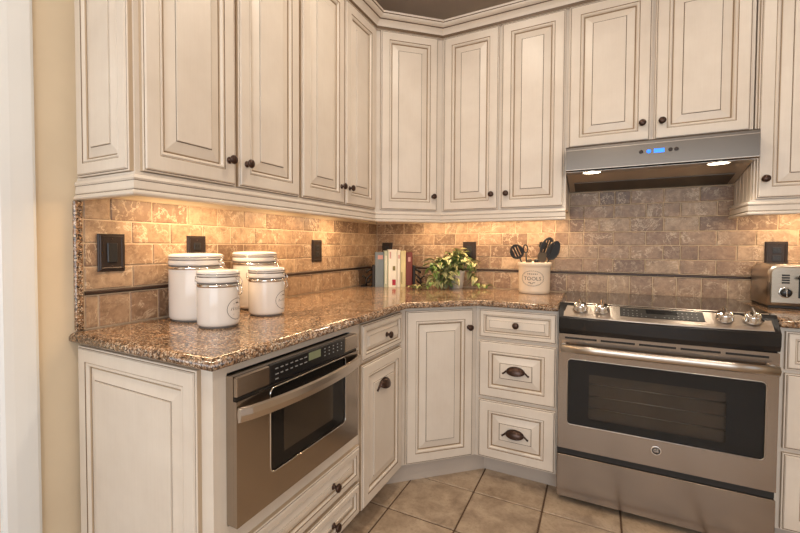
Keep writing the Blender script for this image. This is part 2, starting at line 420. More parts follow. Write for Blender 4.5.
for k in range(4):
    z0 = 1.041+RH*k
    lay_row('l', -2.036, -0.012, z0, z0+RH, (-1.951 if k % 2 else -1.877), 0.1515, WL)
for k in range(6):
    z0 = 1.041+RH*k
    if k < 4: lay_row('b', 0.012, 2.60, z0, z0+RH, (1.301 if k % 2 else 1.374)-0.153*9, 0.153, WB)
    else: lay_row('b', 1.30, 2.052, z0, z0+RH, (1.301 if k % 2 else 1.374), 0.153, WB)
lay_row('l', -2.036, -0.012, 0.917, 1.0245, -1.994, 0.1065, WL, 0)
lay_row('b', 0.012, 2.60, 0.917, 1.0245, 0.012, 0.1065, WB, 0)
def liner(side, a0, a1, parent):
    n = max(1, round((a1-a0)/0.3)); st = (a1-a0)/n
    for i in range(n):
        s = []
        for a in (a0+st*i+0.0006, a0+st*(i+1)-0.0006):
            pr = [(0.004, 1.026), (0.012, 1.0265), (0.0165, 1.030), (0.0165, 1.036), (0.012, 1.0395), (0.004, 1.040)]
            s.append([(d, a, z) if side == 'l' else (a, -d, z) for d, z in pr])
        obj('pencil_liner', MB().sections(s), 'liner', parent)
liner('l', -2.036, -0.017, WL); liner('b', 0.017, 2.60, WB)

# ------------------------------------------------------------------ cabinet doors, knobs, pulls
def rings(mb, w, h, prof, mats, close=True):
    """mitred concentric rings; prof = (inset, height out of the face)"""
    vs = []; fs = []; mi = []
    for d, n in prof:
        vs += [(d, -n, d), (w-d, -n, d), (w-d, -n, h-d), (d, -n, h-d)]
    for i in range(len(prof)-1):
        for k in range(4):
            fs.append((i*4+k, i*4+(k+1) % 4, (i+1)*4+(k+1) % 4, (i+1)*4+k)); mi.append(mats[i])
    if close:
        o = (len(prof)-1)*4; fs.append((o, o+1, o+2, o+3)); mi.append(0)
        fs.append((3, 2, 1, 0)); mi.append(0)
    return mb.add(vs, fs, mi)
def panel_front(name, w, h, parent, loc, rz, s=1.0):
    """mitred raised-panel front, local x = width, z = height, -y = out"""
    T = 0.020
    fr = [(0, 0), (0, T-.007), (.0012, T-.0052), (.0042, T-.0048), (.0064, T-.0050), (.0092, T-.0004), (.012, T), (.050*s, T), (.0515*s, T-.002), (.0535*s, T-.003), (.057*s, T-.0005), (.0605*s, T-.001), (.0655*s, T-.0075), (.0672*s, T-.0115), (.0672*s, 0)]
    fm = [2, 0, 0, 1, 0, 0, 0, 1, 2, 0, 0, 0, 2, 2]  # first entry tints the door sides: edge glaze plus painted gap shade
    mb = MB(); rings(mb, w, h, fr, fm, False)
    d = obj(name, mb, ['paint', 'glaze', 'glazel'], parent, loc, rz)
    q = .0671*s
    pr = [(0, 0), (0, T-.0125), (.0020*s, T-.0125), (.005*s, T-.0110), (.0385*s, T-.0035), (.0392*s, T-.0045), (.0410*s, T-.0044), (.0420*s, T-.0002)]
    mb = MB(); rings(mb, w-2*q, h-2*q, pr, [0, 1, 2, 0, 1, 1, 0])
    obj('raised_panel', mb, ['paint', 'glaze', 'glazel'], d, (q, 0, q))
    return d
knob_mesh = mesh('knob', MB().lathe([(0, 0), (.011, 0), (.012, .002), (.0095, .004), (.0060, .0065), (.0055, .013), (.009, .0165), (.0145, .019), (.0160, .023), (.0145, .0275), (.0095, .0305), (.004, .0318), (0, .032)], 20, axis='-y', cap=False), 'bronze')
def knob(door, x, z): return link('knob', knob_mesh, door, (x, -0.0198, z))
def make_pull():
    mb = MB(); n, m = 18, 8; vs = []; fs = []
    W_, Hh, Dp = 0.044, 0.027, 0.026
    for i in range(n+1):
        a = PI*i/n; x = -W_*math.cos(a); k = math.sin(a)
        top = Hh*k*0.95; bot = -0.016*k
        for j in range(m+1):
            b = PI*0.5*j/m
            z = bot+(top-bot)*math.cos(b)**0.9 if j < m else bot
            y = -(0.001+Dp*k**0.7*math.sin(b)**0.9)
            vs.append((x, y, z))
    for i in range(n):
        for j in range(m): fs.append((i*(m+1)+j, (i+1)*(m+1)+j, (i+1)*(m+1)+j+1, i*(m+1)+j+1))
    mb.add(vs, fs, 0, True)
    # inner skin closes the lip
    mb.add([(x, y+0.0015 if y < -.003 else y, z-0.001) for x, y, z in vs], [f[::-1] for f in fs], 0, True)
    for s in (-1, 1):
        mb.tube([(s*.036, -.004, .004), (s*.046, -.0035, -.003), (s*.055, -.003, -.012), (s*.062, -.003, -.0165)], [.0055, .0045, .004, .0048], 8)
    return mesh('cup_pull', mb, 'bronze', False)
pull_mesh = make_pull()
def pull(door, x, z): return link('cup_pull', pull_mesh, door, (x, -0.0202, z))
RL, RB, RD = PI/2, 0.0, PI/4       # faces: left run (+x), back run (-y), diagonal
def front(name, run, a0, a1, z0, z1, parent, face, s=1.0):
    """front on a run: left run a = y, back run a = x; face = frame plane distance from the wall"""
    if run == 'L': return panel_front(name, a1-a0, z1-z0, parent, (face, a0, z0), RL, s)
    return panel_front(name, a1-a0, z1-z0, parent, (a0, -face, z0), RB, s)

# ---- upper cabinets
UF = 0.3026; UZ0, UZ1 = 1.388, 2.445; DZ0, DZ1 = 1.400, 2.433
def upper(label, poly, z0=UZ0, z1=UZ1):
    r = thing('wall_cabinet', label, 'cabinet', (0, 0, 0), 0, 'cream upper cabinets')
    obj('body', MB().prism(poly, z0, z1), 'paint', r)
    return r
W0 = 0.002
c = upper('cream glazed upper cabinet with two doors and a panelled end nearest the doorway', [(W0, -2.045), (UF, -2.045), (UF, -1.3135), (W0, -1.3135)])
d = front('door', 'L', -2.031, -1.685, DZ0, DZ1, c, UF); knob(d, .346-.034, .085)
d = front('door', 'L', -1.670, -1.323, DZ0, DZ1, c, UF); knob(d, .034, .085)
panel_front('end_panel', 0.268, 1.035, c, (0.028, -2.045, 1.398), 0, 0.78)
c = upper('cream glazed upper cabinet on the left wall beside the corner cabinet', [(W0, -1.3125), (UF, -1.3125), (UF, -0.6085), (W0, -0.6085)])
d = front('door', 'L', -1.304, -0.957, DZ0, DZ1, c, UF); knob(d, .347-.034, .085)
d = front('door', 'L', -0.947, -0.6205, DZ0, DZ1, c, UF); knob(d, .034, .085)
c = upper('cream diagonal upper corner cabinet with a single door', [(W0, -W0), (W0, -0.6075), (UF, -0.6075), (0.6075, -UF), (0.6075, -W0)])
L = math.hypot(0.6075-UF, 0.6075-UF); ins = 0.0355
k = ins/math.sqrt(2)
d = panel_front('door', L-2*ins, DZ1-DZ0, c, (UF+k, -0.6075+k, DZ0), RD); knob(d, L-2*ins-0.030, .085)
c = upper('cream glazed upper cabinet with two doors left of the range hood', [(0.6085, -W0), (0.6085, -UF), (1.2965, -UF), (1.2965, -W0)])
d = front('door', 'B', 0.622, 0.946, DZ0, DZ1, c, UF); knob(d, .324-.034, .085)
d = front('door', 'B', 0.961, 1.286, DZ0, DZ1, c, UF); knob(d, .032, .085)
c = upper('short cream upper cabinet with two doors above the range hood', [(1.2975, -W0), (1.2975, -UF), (2.0455, -UF), (2.0455, -W0)], 1.692)
d = front('door', 'B', 1.305, 1.664, 1.703, DZ1, c, UF); knob(d, .359-.034, .085)
d = front('door', 'B', 1.679, 2.034, 1.703, DZ1, c, UF); knob(d, .030, .085)
c = upper('cream upper cabinet with beadboard side at the right of the hood', [(2.0516, -W0), (2.0516, -UF), (2.56, -UF), (2.56, -W0)])
d = front('door', 'B', 2.058, 2.548, DZ0, DZ1, c, UF); knob(d, .026, .085)
mb = MB()
for i in range(5):
    y0 = -0.018-i*0.055
    mb.box((2.0470, y0-0.0475, UZ0), (2.0512, y0, 1.691), 0, 0.0018)
mb.box((2.0512, -.28, UZ0), (2.0514, -.02, 1.691), 1)
obj('beadboard', mb, ['paint', 'glaze'], c)
# light rails and crown
rail = [(0.0, 1.396), (0.008, 1.396), (0.008, 1.389), (0.013, 1.385), (0.016, 1.378), (0.013, 1.3725), (0.011, 1.3715), (0.012, 1.369), (0.014, 1.350), (0.012, 1.347), (0.011, 1.3455), (0.014, 1.343), (0.018, 1.338), (0.018, 1.3335), (0.014, 1.330), (-0.008, 1.330), (-0.008, 1.387), (0.0, 1.387)]
rm = [0, 0, 0, 0, 0, 1, 0, 0, 0, 1, 0, 0, 0, 0, 0, 0, 0, 0]
P1 = [(0.0125, -2.0455), (UF+.0005, -2.0455), (UF+.0005, -0.6075), (0.6075, -UF-.0005), (1.2965, -UF-.0005)]
tag(obj('trim_2', sweep(P1, rail, rm), ['paint', 'glaze']), 'cream light-rail moulding under the left and corner upper cabinets', None, None, 'structure')
P2 = [(2.0512, -0.013), (2.0512, -UF-.0005), (2.60, -UF-.0005)]
P2 = [(2.0465, -0.013), (2.0465, -UF-.0005), (2.60, -UF-.0005)]
tag(obj('trim_3', sweep(P2, rail, rm), ['paint', 'glaze']), 'cream light-rail moulding under the right upper cabinet', None, None, 'structure')
crown = [(0.0, 2.4345), (0.0205, 2.4345), (0.0225, 2.450), (0.029, 2.464), (0.037, 2.474), (0.044, 2.479), (0.045, 2.481), (0.048, 2.481), (0.049, 2.483), (0.058, 2.486), (0.067, 2.493), (0.070, 2.500), (0.071, 2.5025), (0.074, 2.503), (0.077, 2.512), (0.0, 2.512)]
cm = [0, 1, 0, 0, 0, 1, 1, 1, 0, 0, 0, 1, 1, 0, 0, 0]
P3 = [(0.001, -2.0455), (UF+.0005, -2.0455), (UF+.0005, -0.6075), (0.6075, -UF-.0005), (2.60, -UF-.0005)]
tag(obj('trim_4', sweep(P3, crown, cm), ['paint', 'glaze']), 'cream crown moulding along the tops of the upper cabinets', None, None, 'structure')

# ---- under-cabinet light bars
def bar(x, y, rz, ln, power, lab):
    t = thing('light_bar', lab, 'light', (x, y, 1.387), rz, 'under-cabinet lights')
    obj('housing', MB().box((-ln/2, -.018, -.014), (ln/2, .018, -.0005), 0, .003), 'white', t)
    obj('diffuser', MB().box((-ln/2+.006, -.013, -.0165), (ln/2-.006, .013, -.0142), 0, .001), 'lamp', t)
    area('bar_glow', (0, 0, -.019), (0, 0, 0), ln-.02, .025, power, TUNG, t)
UB = 3.0
bar(.15, -1.68, RL, .40, UB, 'slim under-cabinet light above the canisters')
bar(.15, -1.12, RL, .30, UB*.8, 'slim under-cabinet light at mid left wall')
bar(.15, -0.70, RL, .24, UB*.7, 'slim under-cabinet light near the corner on the left wall')
bar(.48, -.15, 0, .26, UB*.5, 'slim under-cabinet light above the books')
bar(.80, -.15, 0, .26, UB*.5, 'slim under-cabinet light above the plant')
bar(1.12, -.15, 0, .28, UB*.65, 'slim under-cabinet light above the utensil crock')
bar(2.30, -.15, 0, .30, UB*.65, 'slim under-cabinet light above the toaster')

# ---- base cabinets
BF = 0.61; BZ0, BZ1 = 0.100, 0.882; BD0, BD1 = 0.107, 0.868
def base(label):
    return thing('base_cabinet', label, 'cabinet', (0, 0, 0), 0, 'cream base cabinets')
c = base('cream base cabinet with panelled end holding the microwave drawer')
y0, y1 = -2.045, -1.3215; my0, my1 = -2.000, -1.388
mb = MB()
mb.box((.013, y0, BZ0), (BF, y0+.018, BZ1)).box((.013, y1-.018, BZ0), (BF, y1, BZ1)).box((.013, y0+.018, BZ0), (.03, y1-.018, BZ1)).box((.03, y0+.018, BZ0), (BF, y1-.018, BZ0+.018)).box((.03, y0+.018, .425), (BF-.02, y1-.018, .443))
obj('body', mb, 'paint', c)
mb = MB().box((BF-.02, y0+.0181, BZ0), (BF, my0, BZ1)).box((BF-.02, my1, BZ0), (BF, y1-.0181, BZ1)).box((BF-.02, my0, .855), (BF, my1, BZ1)).box((BF-.02, my0, .395), (BF, my1, .448)).box((BF-.02, my0, BZ0+.0185), (BF, my1, .395))
obj('face_frame', mb, 'paint', c)
obj('toe_kick', MB().box((.02, y0+.01, .0), (BF-.075, y1-.0005, .0995)), 'toe', c)
for z0, z1 in ((.253, .388), (.113, .238)):
    d = front('drawer', 'L', -2.028, -1.334, z0, z1, c, BF, 0.55)
    for kx in (.19, .50): knob(d, kx, (z1-z0)/2)
panel_front('end_panel', 0.552, 0.765, c, (0.016, -2.045, 0.106), 0, 0.9)
c = base('narrow cream base cabinet with one drawer and a cup-pull door')
obj('body', MB().box((.013, -1.3205, BZ0), (BF, -.9066, BZ1)), 'paint', c)
obj('toe_kick', MB().box((.02, -1.3205, 0), (BF-.075, -.9066, .0995)), 'toe', c)
d = front('drawer', 'L', -1.313, -.924, .718, BD1, c, BF, 0.5); knob(d, .215, .075)
d = front('door', 'L', -1.313, -.924, BD0, .703, c, BF, 0.92); pull(d, .185, .475)
c = base('cream diagonal corner base cabinet with a single tall door')
obj('body', MB().prism([(.013, -.013), (.013, -.9056), (BF, -.9056), (.9056, -BF), (.9056, -.013)], BZ0, BZ1), 'paint', c)
kk = .075; sq = kk*(math.sqrt(2)-1)
obj('toe_kick', MB().prism([(.02, -.02), (.02, -.9056), (BF-kk, -.9056), (BF-kk, -.9056-sq+.0), (.9056+sq, -BF+kk), (.9056, -BF+kk), (.9056, -.02)], 0, .0995), 'toe', c)
L = math.hypot(.9056-BF, .9056-BF); ins = .0245; k = ins/math.sqrt(2)
d = panel_front('door', L-2*ins, BD1-BD0, c, (BF+k, -.9056+k, BD0), RD); knob(d, L-2*ins-.030, BD1-BD0-.092)
def stack(x0, x1, label):
    c = base(label)
    obj('body', MB().box((x0, -BF, BZ0), (x1, -.013, BZ1)), 'paint', c)
    obj('toe_kick', MB().box((x0, -BF+.075, 0), (x1, -.02, .0995)), 'toe', c)
    a0, a1 = x0+.017, x1-.006
    d = front('drawer', 'B', a0, a1, .724, BD1, c, BF, 0.5); knob(d, (a1-a0)/2, .076)
    d = front('drawer', 'B', a0, a1, .420, .709, c, BF, 1.0); pull(d, (a1-a0)/2, .150)
    d = front('drawer', 'B', a0, a1, BD0, .404, c, BF, 1.0); pull(d, (a1-a0)/2, .150)
stack(.9066, 1.2945, 'cream three-drawer base cabinet left of the range')
stack(2.0625, 2.45, 'cream three-drawer base cabinet right of the range')

# ---- granite counters
def slab(name, poly, label):
    E = [(.012, .884), (.004, .8848), (.0008, .888), (0, .893), (.0006, .9), (.003, .9065), (.008, .9115), (.015, .9136), (.022, .914)]
    rg = [offset_poly(poly, d) for d, z in E]; n = len(poly); vs = []; fs = []
    for (d, z), r in zip(E, rg): vs += [(x, y, z) for x, y in r]
    for i in range(len(E)-1):
        for k in range(n): fs.append((i*n+k, i*n+(k+1) % n, (i+1)*n+(k+1) % n, (i+1)*n+k))
    fs.append(list(range(n))[::-1]); fs.append([(len(E)-1)*n+k for k in range(n)])
    mb = MB().add(vs, fs, 0, True)
    return tag(obj(name, mb, 'granite'), label, 'countertop')
CT = slab('countertop', [(.002, -2.080), (.648, -2.080), (.648, -.918), (.918, -.648), (1.2945, -.648), (1.2945, -.002), (.002, -.002)], 'speckled brown granite countertop wrapping the corner left of the range')
obj('end_strip', MB().box((.001, -2.064, .9142), (.0145, -2.0385, 1.329), 0, .004), 'granite', CT)
slab('countertop', [(2.0605, -.648), (2.52, -.648), (2.52, -.002), (2.0605, -.002)], 'speckled brown granite countertop under the toaster')

# ------------------------------------------------------------------ plates with rounded windows
def rrect(x0, x1, z0, z1, r, seg=6):
    out = []
    for cx, cz, a0 in ((x1-r, z0+r, -PI/2), (x1-r, z1-r, 0), (x0+r, z1-r, PI/2), (x0+r, z0+r, PI)):
        for k in range(seg+1):
            a = a0+PI/2*k/seg; out.append((cx+r*math.cos(a), cz+r*math.sin(a)))
    return out
def frame_plate(mb, X0, X1, Z0, Z1, inner, seg, yf, yb, mi=0):
    n = len(inner); oc = [(X1, Z0), (X1, Z1), (X0, Z1), (X0, Z0)]
    outer = [oc[i//(seg+1)] for i in range(n)]
    vs = [(x, yf, z) for x, z in outer]+[(x, yf, z) for x, z in inner]+[(x, yb, z) for x, z in inner]+[(x, yb, z) for x, z in outer]
    fs = []
    for i in range(n):
        j = (i+1) % n
        same = outer[i] == outer[j]
        fs.append((i, n+j, n+i) if same else (i, j, n+j, n+i))
        fs.append((n+i, n+j, 2*n+j, 2*n+i))
        fs.append((3*n+i, 2*n+i, 2*n+j) if same else (3*n+i, 2*n+i, 2*n+j, 3*n+j))
        if not same: fs.append((i, 3*n+i, 3*n+j, j))
    return mb.add(vs, fs, mi)
def fill_poly(mb, pts, yf, yb, mi=0):
    n = len(pts); vs = [(x, yf, z) for x, z in pts]+[(x, yb, z) for x, z in pts]
    return mb.add(vs, [list(range(n)), list(range(n, 2*n))[::-1]]+[(i, n+i, n+(i+1) % n, (i+1) % n) for i in range(n)], mi)

# ------------------------------------------------------------------ range
R0, R1 = 1.2985, 2.0565
rg = thing('range', 'stainless slide-in electric range with black glass cooktop', 'stove')
obj('body', MB().box((R0, -.625, .055), (R1, -.03, .902)), 'blackm', rg)
for fx in (R0+.05, R1-.05):
    for fy in (-.55, -.09): obj('foot', MB().lathe([(.018, 0), (.018, .01), (.012, .012), (.012, .0545)], 12, (fx, fy, 0)), 'blackm', rg)
obj('cooktop', MB().box((R0, -.605, .9155), (R1, -.03, .9255), 0, .003), 'cook', rg)
obj('cooktop_trim', MB().box((R0, -.605, .9025), (R1, -.03, .915)), 'blackm', rg)
def bow(x): 
    u = (x-(R0+R1)/2)/((R1-R0)/2); return -.664-.040*(1-u*u)
N = 16
xs = [1.3185+(2.0365-1.3185)*i/N for i in range(N+1)]
xb = [R0+(R1-R0)*i/N for i in range(N+1)]
YT, ZT = -.592, .928
mb = MB().sections([[(x, YT, .914), (x, YT, ZT), (x, YT-.006, ZT+.0005), (x, bow(x)+.010, .8775), (x, bow(x)+.004, .8735), (x, bow(x)+.003, .870), (x, YT, .870)] for x in xs])
cp = obj('control_panel', mb, 'panelst', rg)
mb = MB().sections([[(x, -.6055, .9255), (x, -.618, .9135), (x, bow(x)+.006, .869), (x, bow(x), .863), (x, bow(x)+.001, .815), (x, bow(x)+.010, .794), (x, -.6255, .794), (x, -.6055, .903)] for x in xb])
obj('front_band', mb, 'black', rg)
def on_panel(x, t):      # point on the sloped panel, t = 0 back .. 1 front
    yb, zb = YT-.006, ZT+.0005; yf, zf = bow(x)+.010, .8775
    return Vector((x, yb+(yf-yb)*t, zb+(zf-zb)*t))
mb = MB(); xs2 = [1.540+(1.830-1.540)*i/8 for i in range(9)]; up = Vector((0, -.35, .93)).normalized()
secs = []
for x in xs2:
    a, b = on_panel(x, .20), on_panel(x, .78); secs.append([a+up*.0002, a+up*.0022, b+up*.0022, b+up*.0002])
mb.sections(secs); tp = obj('touch_panel', mb, 'touch', rg)
mb = MB()
for row, t in ((0, .36), (1, .56), (2, .70)):
    for i in range(17):
        x = 1.552+i*.0158
        if row < 2 and 5 <= i <= 11: continue
        if random.random() < .15: continue
        a = on_panel(x, t); w = .0055+random.uniform(-.002, .001)
        b = on_panel(x+w, t); c_ = on_panel(x+w, t+.035); d_ = on_panel(x, t+.035)
        mb.add([q+up*.0026 for q in (a, b, c_, d_)], [(0, 1, 2, 3)])
obj('key_legends', mb, 'print', tp)['kind'] = 'stuff'
mb = MB(); mb.add([on_panel(x, t)+up*.0026 for x, t in ((1.635, .26), (1.742, .26), (1.742, .52), (1.635, .52))], [(0, 1, 2, 3)])
obj('display', mb, 'black', tp)
rkm = MB().lathe([(0.0, 0), (.029, 0), (.031, .003), (.0295, .008), (.0270, .012), (.0265, .024), (.0245, .0285), (.018, .030), (0, .0305)], 24, cap=False)
rkm.box((-.0065, -.027, .0290), (.0065, .027, .046), 0, .004)
rkm = mesh('burner_knob', rkm, 'chrome')
tilt = math.atan2(.0355, .078)
for x in (1.386, 1.472, 1.893, 1.978):
    p = on_panel(x, .52); o = link('burner_knob', rkm, rg, p+Vector((0, 0, .0))); o.rotation_euler = (math.radians(24), 0, 0)
DYF = -.657
od = MB(); win = rrect(1.338, 2.020, .373, .674, .016)
frame_plate(od, R0+.001, R1-.001, .257, .788, win, 6, DYF, -.627)
od = obj('oven_door', od, 'steel', rg)
mb = MB(); mb.tube([(x, DYF-.0004, z) for x, z in win]+[(win[0][0], DYF-.0004, win[0][1])], .0019, 6, up=(0, 1, 0)); obj('window_trim', mb, 'handle', od)
mb = MB(); fill_poly(mb, rrect(1.3385, 2.0195, .3735, .6735, .016), DYF+.002, DYF+.005); obj('window_glass', mb, 'glass', od)
mb = MB().box((1.34, -.6275, .375), (2.018, -.6262, .672)); obj('window_mask', mb, 'cavity', od)
mb = MB(); frame_plate(mb, 1.3385, 2.0195, .3735, .6735, rrect(1.425, 1.905, .410, .612, .006), 6, DYF+.0055, DYF+.0065); obj('window_border', mb, 'blackm', od)
for z in (.455, .51, .565):
    mb = MB().tube([(1.42, -.632, z), (1.91, -.632, z)], .0022, 6); obj('rack_wire', mb, 'rack', od)
mb = MB()
for i in range(5):
    a = 1.325+i*.143; mb.box((a, DYF-.0006, .766), (a+.128, DYF+.003, .7745))
obj('vent_slots', mb, 'black', od)
mb = MB().tube([(R0+.014, DYF-.048, .731), (1.45, DYF-.053, .731), (1.68, DYF-.055, .731), (1.9, DYF-.053, .731), (R1-.014, DYF-.048, .731)], .0185, 14, flat=.62, up=(0, 0, 1))
for x in (R0+.022, R1-.022): mb.tube([(x, DYF, .731), (x, DYF-.05, .731)], .013, 10)
obj('handle', mb, 'handle', od)
lg = obj('emblem', MB().lathe([(0, 0), (.0200, 0), (.0200, .0015), (.0180, .003), (.0152, .0022), (0, .0022)], 28, (1.679, DYF, .328), axis='-y', cap=False), 'chrome', od)
obj('emblem_field', MB().lathe([(0, .0), (.0150, .0), (.0150, .0006), (0, .0006)], 28, (1.679, DYF-.0022, .328), axis='-y', cap=False), 'ink', lg)
vs, fs = text_geo('GE', .0195); obj('emblem_letters', MB().add([(1.679+x*.8, DYF-.0032, .328+y) for x, y, z in vs], fs), 'chrome', lg)
sd = MB().box((R0+.001, DYF+.0, .030), (R1-.001, -.6265, .2258), 0, .002)
sd = obj('storage_drawer', sd, 'steel', rg)
obj('gap_shade_strip', MB().sections([[(x, -.640, .226), (x, -.640, .2555), (x, -.6265, .2555), (x, -.6265, .226)] for x in (R0+.001, R1-.001)]), 'blackm', sd)  # black strip painting the shade of the gap between door and drawer

# ------------------------------------------------------------------ range hood
hd = thing('range_hood', 'stainless under-cabinet range hood with two lit lamps', 'range hood')
hx0, hx1 = 1.3005, 2.0445; HY = -.408
pr = [(-.0125, 1.690), (HY+.012, 1.690), (HY, 1.682), (HY, 1.5685), (HY+.006, 1.5685), (HY+.006, 1.578), (HY+.10, 1.578), (-.036, 1.5145), (-.0125, 1.5145)]
pr = [(-.0125, 1.690), (HY+.006, 1.690), (HY, 1.684), (HY, 1.572), (HY+.010, 1.5655), (HY+.10, 1.5655), (-.036, 1.5065), (-.0125, 1.5065)]
obj('body', MB().sections([[(x, y, z) for y, z in pr] for x in (hx0, hx1)]), 'steeld', hd)
obj('front_trim', MB().box((hx0-.0005, HY-.004, 1.570), (hx1+.0005, HY-.0002, 1.576), 0, .0012), 'steel', hd)
for x in (1.418, 1.918):
    lm = obj('lamp_ring', MB().lathe([(.047, 1.5639), (.047, 1.5615), (.040, 1.5605), (.040, 1.5639)], 28, (x, -.358, 0), cap=False), 'chrome', hd)
    obj('lamp_lens', MB().lathe([(.0395, 1.5638), (.0395, 1.5618), (0, 1.5608)], 28, (x, -.358, 0), cap=False), 'lamp', lm)
    l = bpy.data.lights.new('hood_light', 'SPOT'); l.energy = 3.0; l.color = WARM; l.spot_size = math.radians(125); l.spot_blend = .8; l.shadow_soft_size = .03
    o = bpy.data.objects.new('hood_light', l); COL.objects.link(o); o.location = (x, -.358, 1.555); o.parent = hd
obj('underside', MB().sections([[(x, y, z) for y, z in ((HY+.012, 1.5650), (HY+.10, 1.5650), (-.037, 1.5060), (-.037, 1.5052), (HY+.10, 1.5640), (HY+.012, 1.5640))] for x in (hx0+.002, hx1-.002)]), 'handle', hd)
cpn = obj('control_strip', MB().box((1.600, HY-.0012, 1.618), (1.775, HY-.0001, 1.650)), 'steeld', hd)
for x in (1.622, 1.735, 1.757):
    obj('button', MB().lathe([(0, 0), (.0085, 0), (.0085, .002), (.007, .003), (0, .003)], 18, (x, HY-.0012, 1.634), axis='-y', cap=False), 'plate', hd)
obj('lit_button', MB().lathe([(0, 0), (.0085, 0), (.0085, .002), (0, .003)], 18, (1.652, HY-.0012, 1.634), axis='-y', cap=False), 'blue', hd)
obj('display', MB().box((1.672, HY-.0024, 1.625), (1.712, HY-.0013, 1.643)), 'blue', hd)
mb = MB()
for i in range(22): mb.box((1.50+i*.0165, -.250+.0, 1.540), (1.505+i*.0165, -.12, 1.5405))
# grease filter plate sits under the sloped bottom
flt = MB().sections([[(x, -.185, 1.5347), (x, -.185, 1.5367), (x, -.048, 1.5066), (x, -.048, 1.5046)] for x in (hx0+.03, hx1-.03)])
obj('grease_filter', flt, 'filter', hd)
obj('top_lip', MB().box((hx0-.0003, HY-.0016, 1.668), (hx1+.0003, HY+.0005, 1.6735), 0, .0006), 'steel', hd)

# ------------------------------------------------------------------ microwave drawer
mw = thing('microwave_drawer', 'stainless built-in microwave drawer with curved handle and black window', 'microwave')
ya, yb_, XF = -2.003, -1.384, .648
def mwx(y):       # slight bow of the front
    u = (y-(ya+yb_)/2)/((yb_-ya)/2); return XF+.004*(1-u*u)
obj('body', MB().box((.10, my0+.004, .450), (.608, my1-.004, .850)), 'blackm', mw)
obj('side_shell', MB().box((.6105, ya, .456), (XF-.012, yb_, .850)), 'steelv', mw)
gy0, gy1 = -1.877, -1.475
obj('drawer_gap_shade', MB().box((XF-.0119, ya+.002, .7865), (XF-.007, yb_-.002, .7957)), 'black', mw)  # solid black strip in place of the shaded slit below the controls
for a, b in ((ya, gy0), (gy1, yb_)):
    obj('trim_end', MB().box((XF-.0118, a, .796), (XF, b-.0005, .850), 0, .003), 'steelv', mw)
ct = obj('control_panel', MB().box((XF-.0118, gy0+.0005, .796), (XF-.0005, gy1-.0005, .850), 0, .002), 'black', mw)
mb = MB()
for row, z in ((0, .834), (1, .818), (2, .804)):
    for i in range(7):
        if row == 2 and i > 0: continue
        y = gy0+.022+i*.0225; mb.box((XF-.0004, y, z), (XF+.0002, y+.010+.004*random.random(), z+.003))
for row, z in ((0, .838), (1, .827), (2, .815)):
    for i in range(5):
        y = gy1-.135+i*.026; mb.box((XF-.0004, y, z), (XF+.0002, y+.006, z+.0035))
obj('key_legends', mb, 'print', ct)['kind'] = 'stuff'
obj('display', MB().box((XF-.0004, -1.697, .820), (XF+.0004, -1.632, .845)), 'lcd', ct)
# door plate is built in (y, z) and turned onto the x face
SEG = 6
mb = MB(); inner = rrect(gy0, gy1, .540, .784, .018)
frame_plate(mb, ya, yb_, .456, .786, inner, SEG, 0, .0118)
rot = lambda m: setattr(m, 'v', [(XF-y, x, z) for x, y, z in m.v]) or m
md = obj('drawer_front', rot(mb), 'steelv', mw)
mb = MB(); q = rrect(gy0, gy1, .540, .784, .018); mb.tube([(x, -.0004, z) for x, z in q]+[(q[0][0], -.0004, q[0][1])], .0019, 6, up=(0, 1, 0)); obj('window_trim', rot(mb), 'chrome', md)
mb = MB(); fill_poly(mb, rrect(gy0+.0005, gy1-.0005, .5405, .7835, .0175), .001, .004); obj('window_glass', rot(mb), 'glass', md)
mb = MB(); fill_poly(mb, rrect(gy0+.001, gy1-.001, .541, .783, .017), .0105, .0115); obj('window_back', rot(mb), 'blackm', md)
obj('inner_screen', MB().box((XF-.0102, gy0+.07, .575), (XF-.0085, gy1-.07, .735)), 'cavity', md)
secs = []
n = 20
for i in range(n+1):
    u = -1+2*i/n; y = (ya+yb_)/2+u*(yb_-ya)/2*.995; x = XF+.004+.040*(1-u*u)**.75
    secs.append([(x, y, .733), (x+.008, y, .736), (x+.011, y, .753), (x+.008, y, .769), (x, y, .772), (x-.003, y, .753)])
obj('handle', MB().sections(secs), 'handle', md)

# ------------------------------------------------------------------ wall plates
def outlet(side, a0, a1, z0, z1, label, kind):
    t = thing('wall_outlet', label, 'outlet', ((.0122, a0, z0) if side == 'l' else (a0, -.0122, z0)), RL if side == 'l' else 0, 'bronze wall plates')
    w, h = a1-a0, z1-z0; mb = MB()
    rings(mb, w, h, [(0, 0), (0, .003), (.003, .0055), (.006, .0055), (.008, .0075), (.012, .0078), (.014, .0062), (.017, .0062)], [0]*7)
    obj('plate', mb, 'plate', t)
    ix, iz = w/2, h/2
    if kind == 'switch':
        obj('rocker', MB().box((ix-.0165, -.0105, iz-.033), (ix+.0165, -.0062, iz+.033), 0, .002), 'nylon', t)
    else:
        for dz in (-.0195, .0195):
            r = obj('socket', MB().box((ix-.0165, -.0092, iz+dz-.0145), (ix+.0165, -.0062, iz+dz+.0145), 0, .003), 'nylon', t)
            for dx in (-.006, .006): obj('slot', MB().box((ix+dx-.001, -.0094, iz+dz-.004), (ix+dx+.001, -.009, iz+dz+.005)), 'black', r)
    for dz in (-.046, .046):
        obj('screw', MB().lathe([(0, 0), (.0032, 0), (.0028, .0012), (0, .0015)], 10, (ix, -.0062, iz+dz), axis='-y', cap=False), 'bronze', t)
outlet('l', -1.996, -1.906, 1.100, 1.226, 'dark bronze switch plate nearest the granite end strip', 'switch')
outlet('l', -1.655, -1.565, 1.103, 1.227, 'dark bronze outlet plate partly behind the tallest left canister', 'outlet')
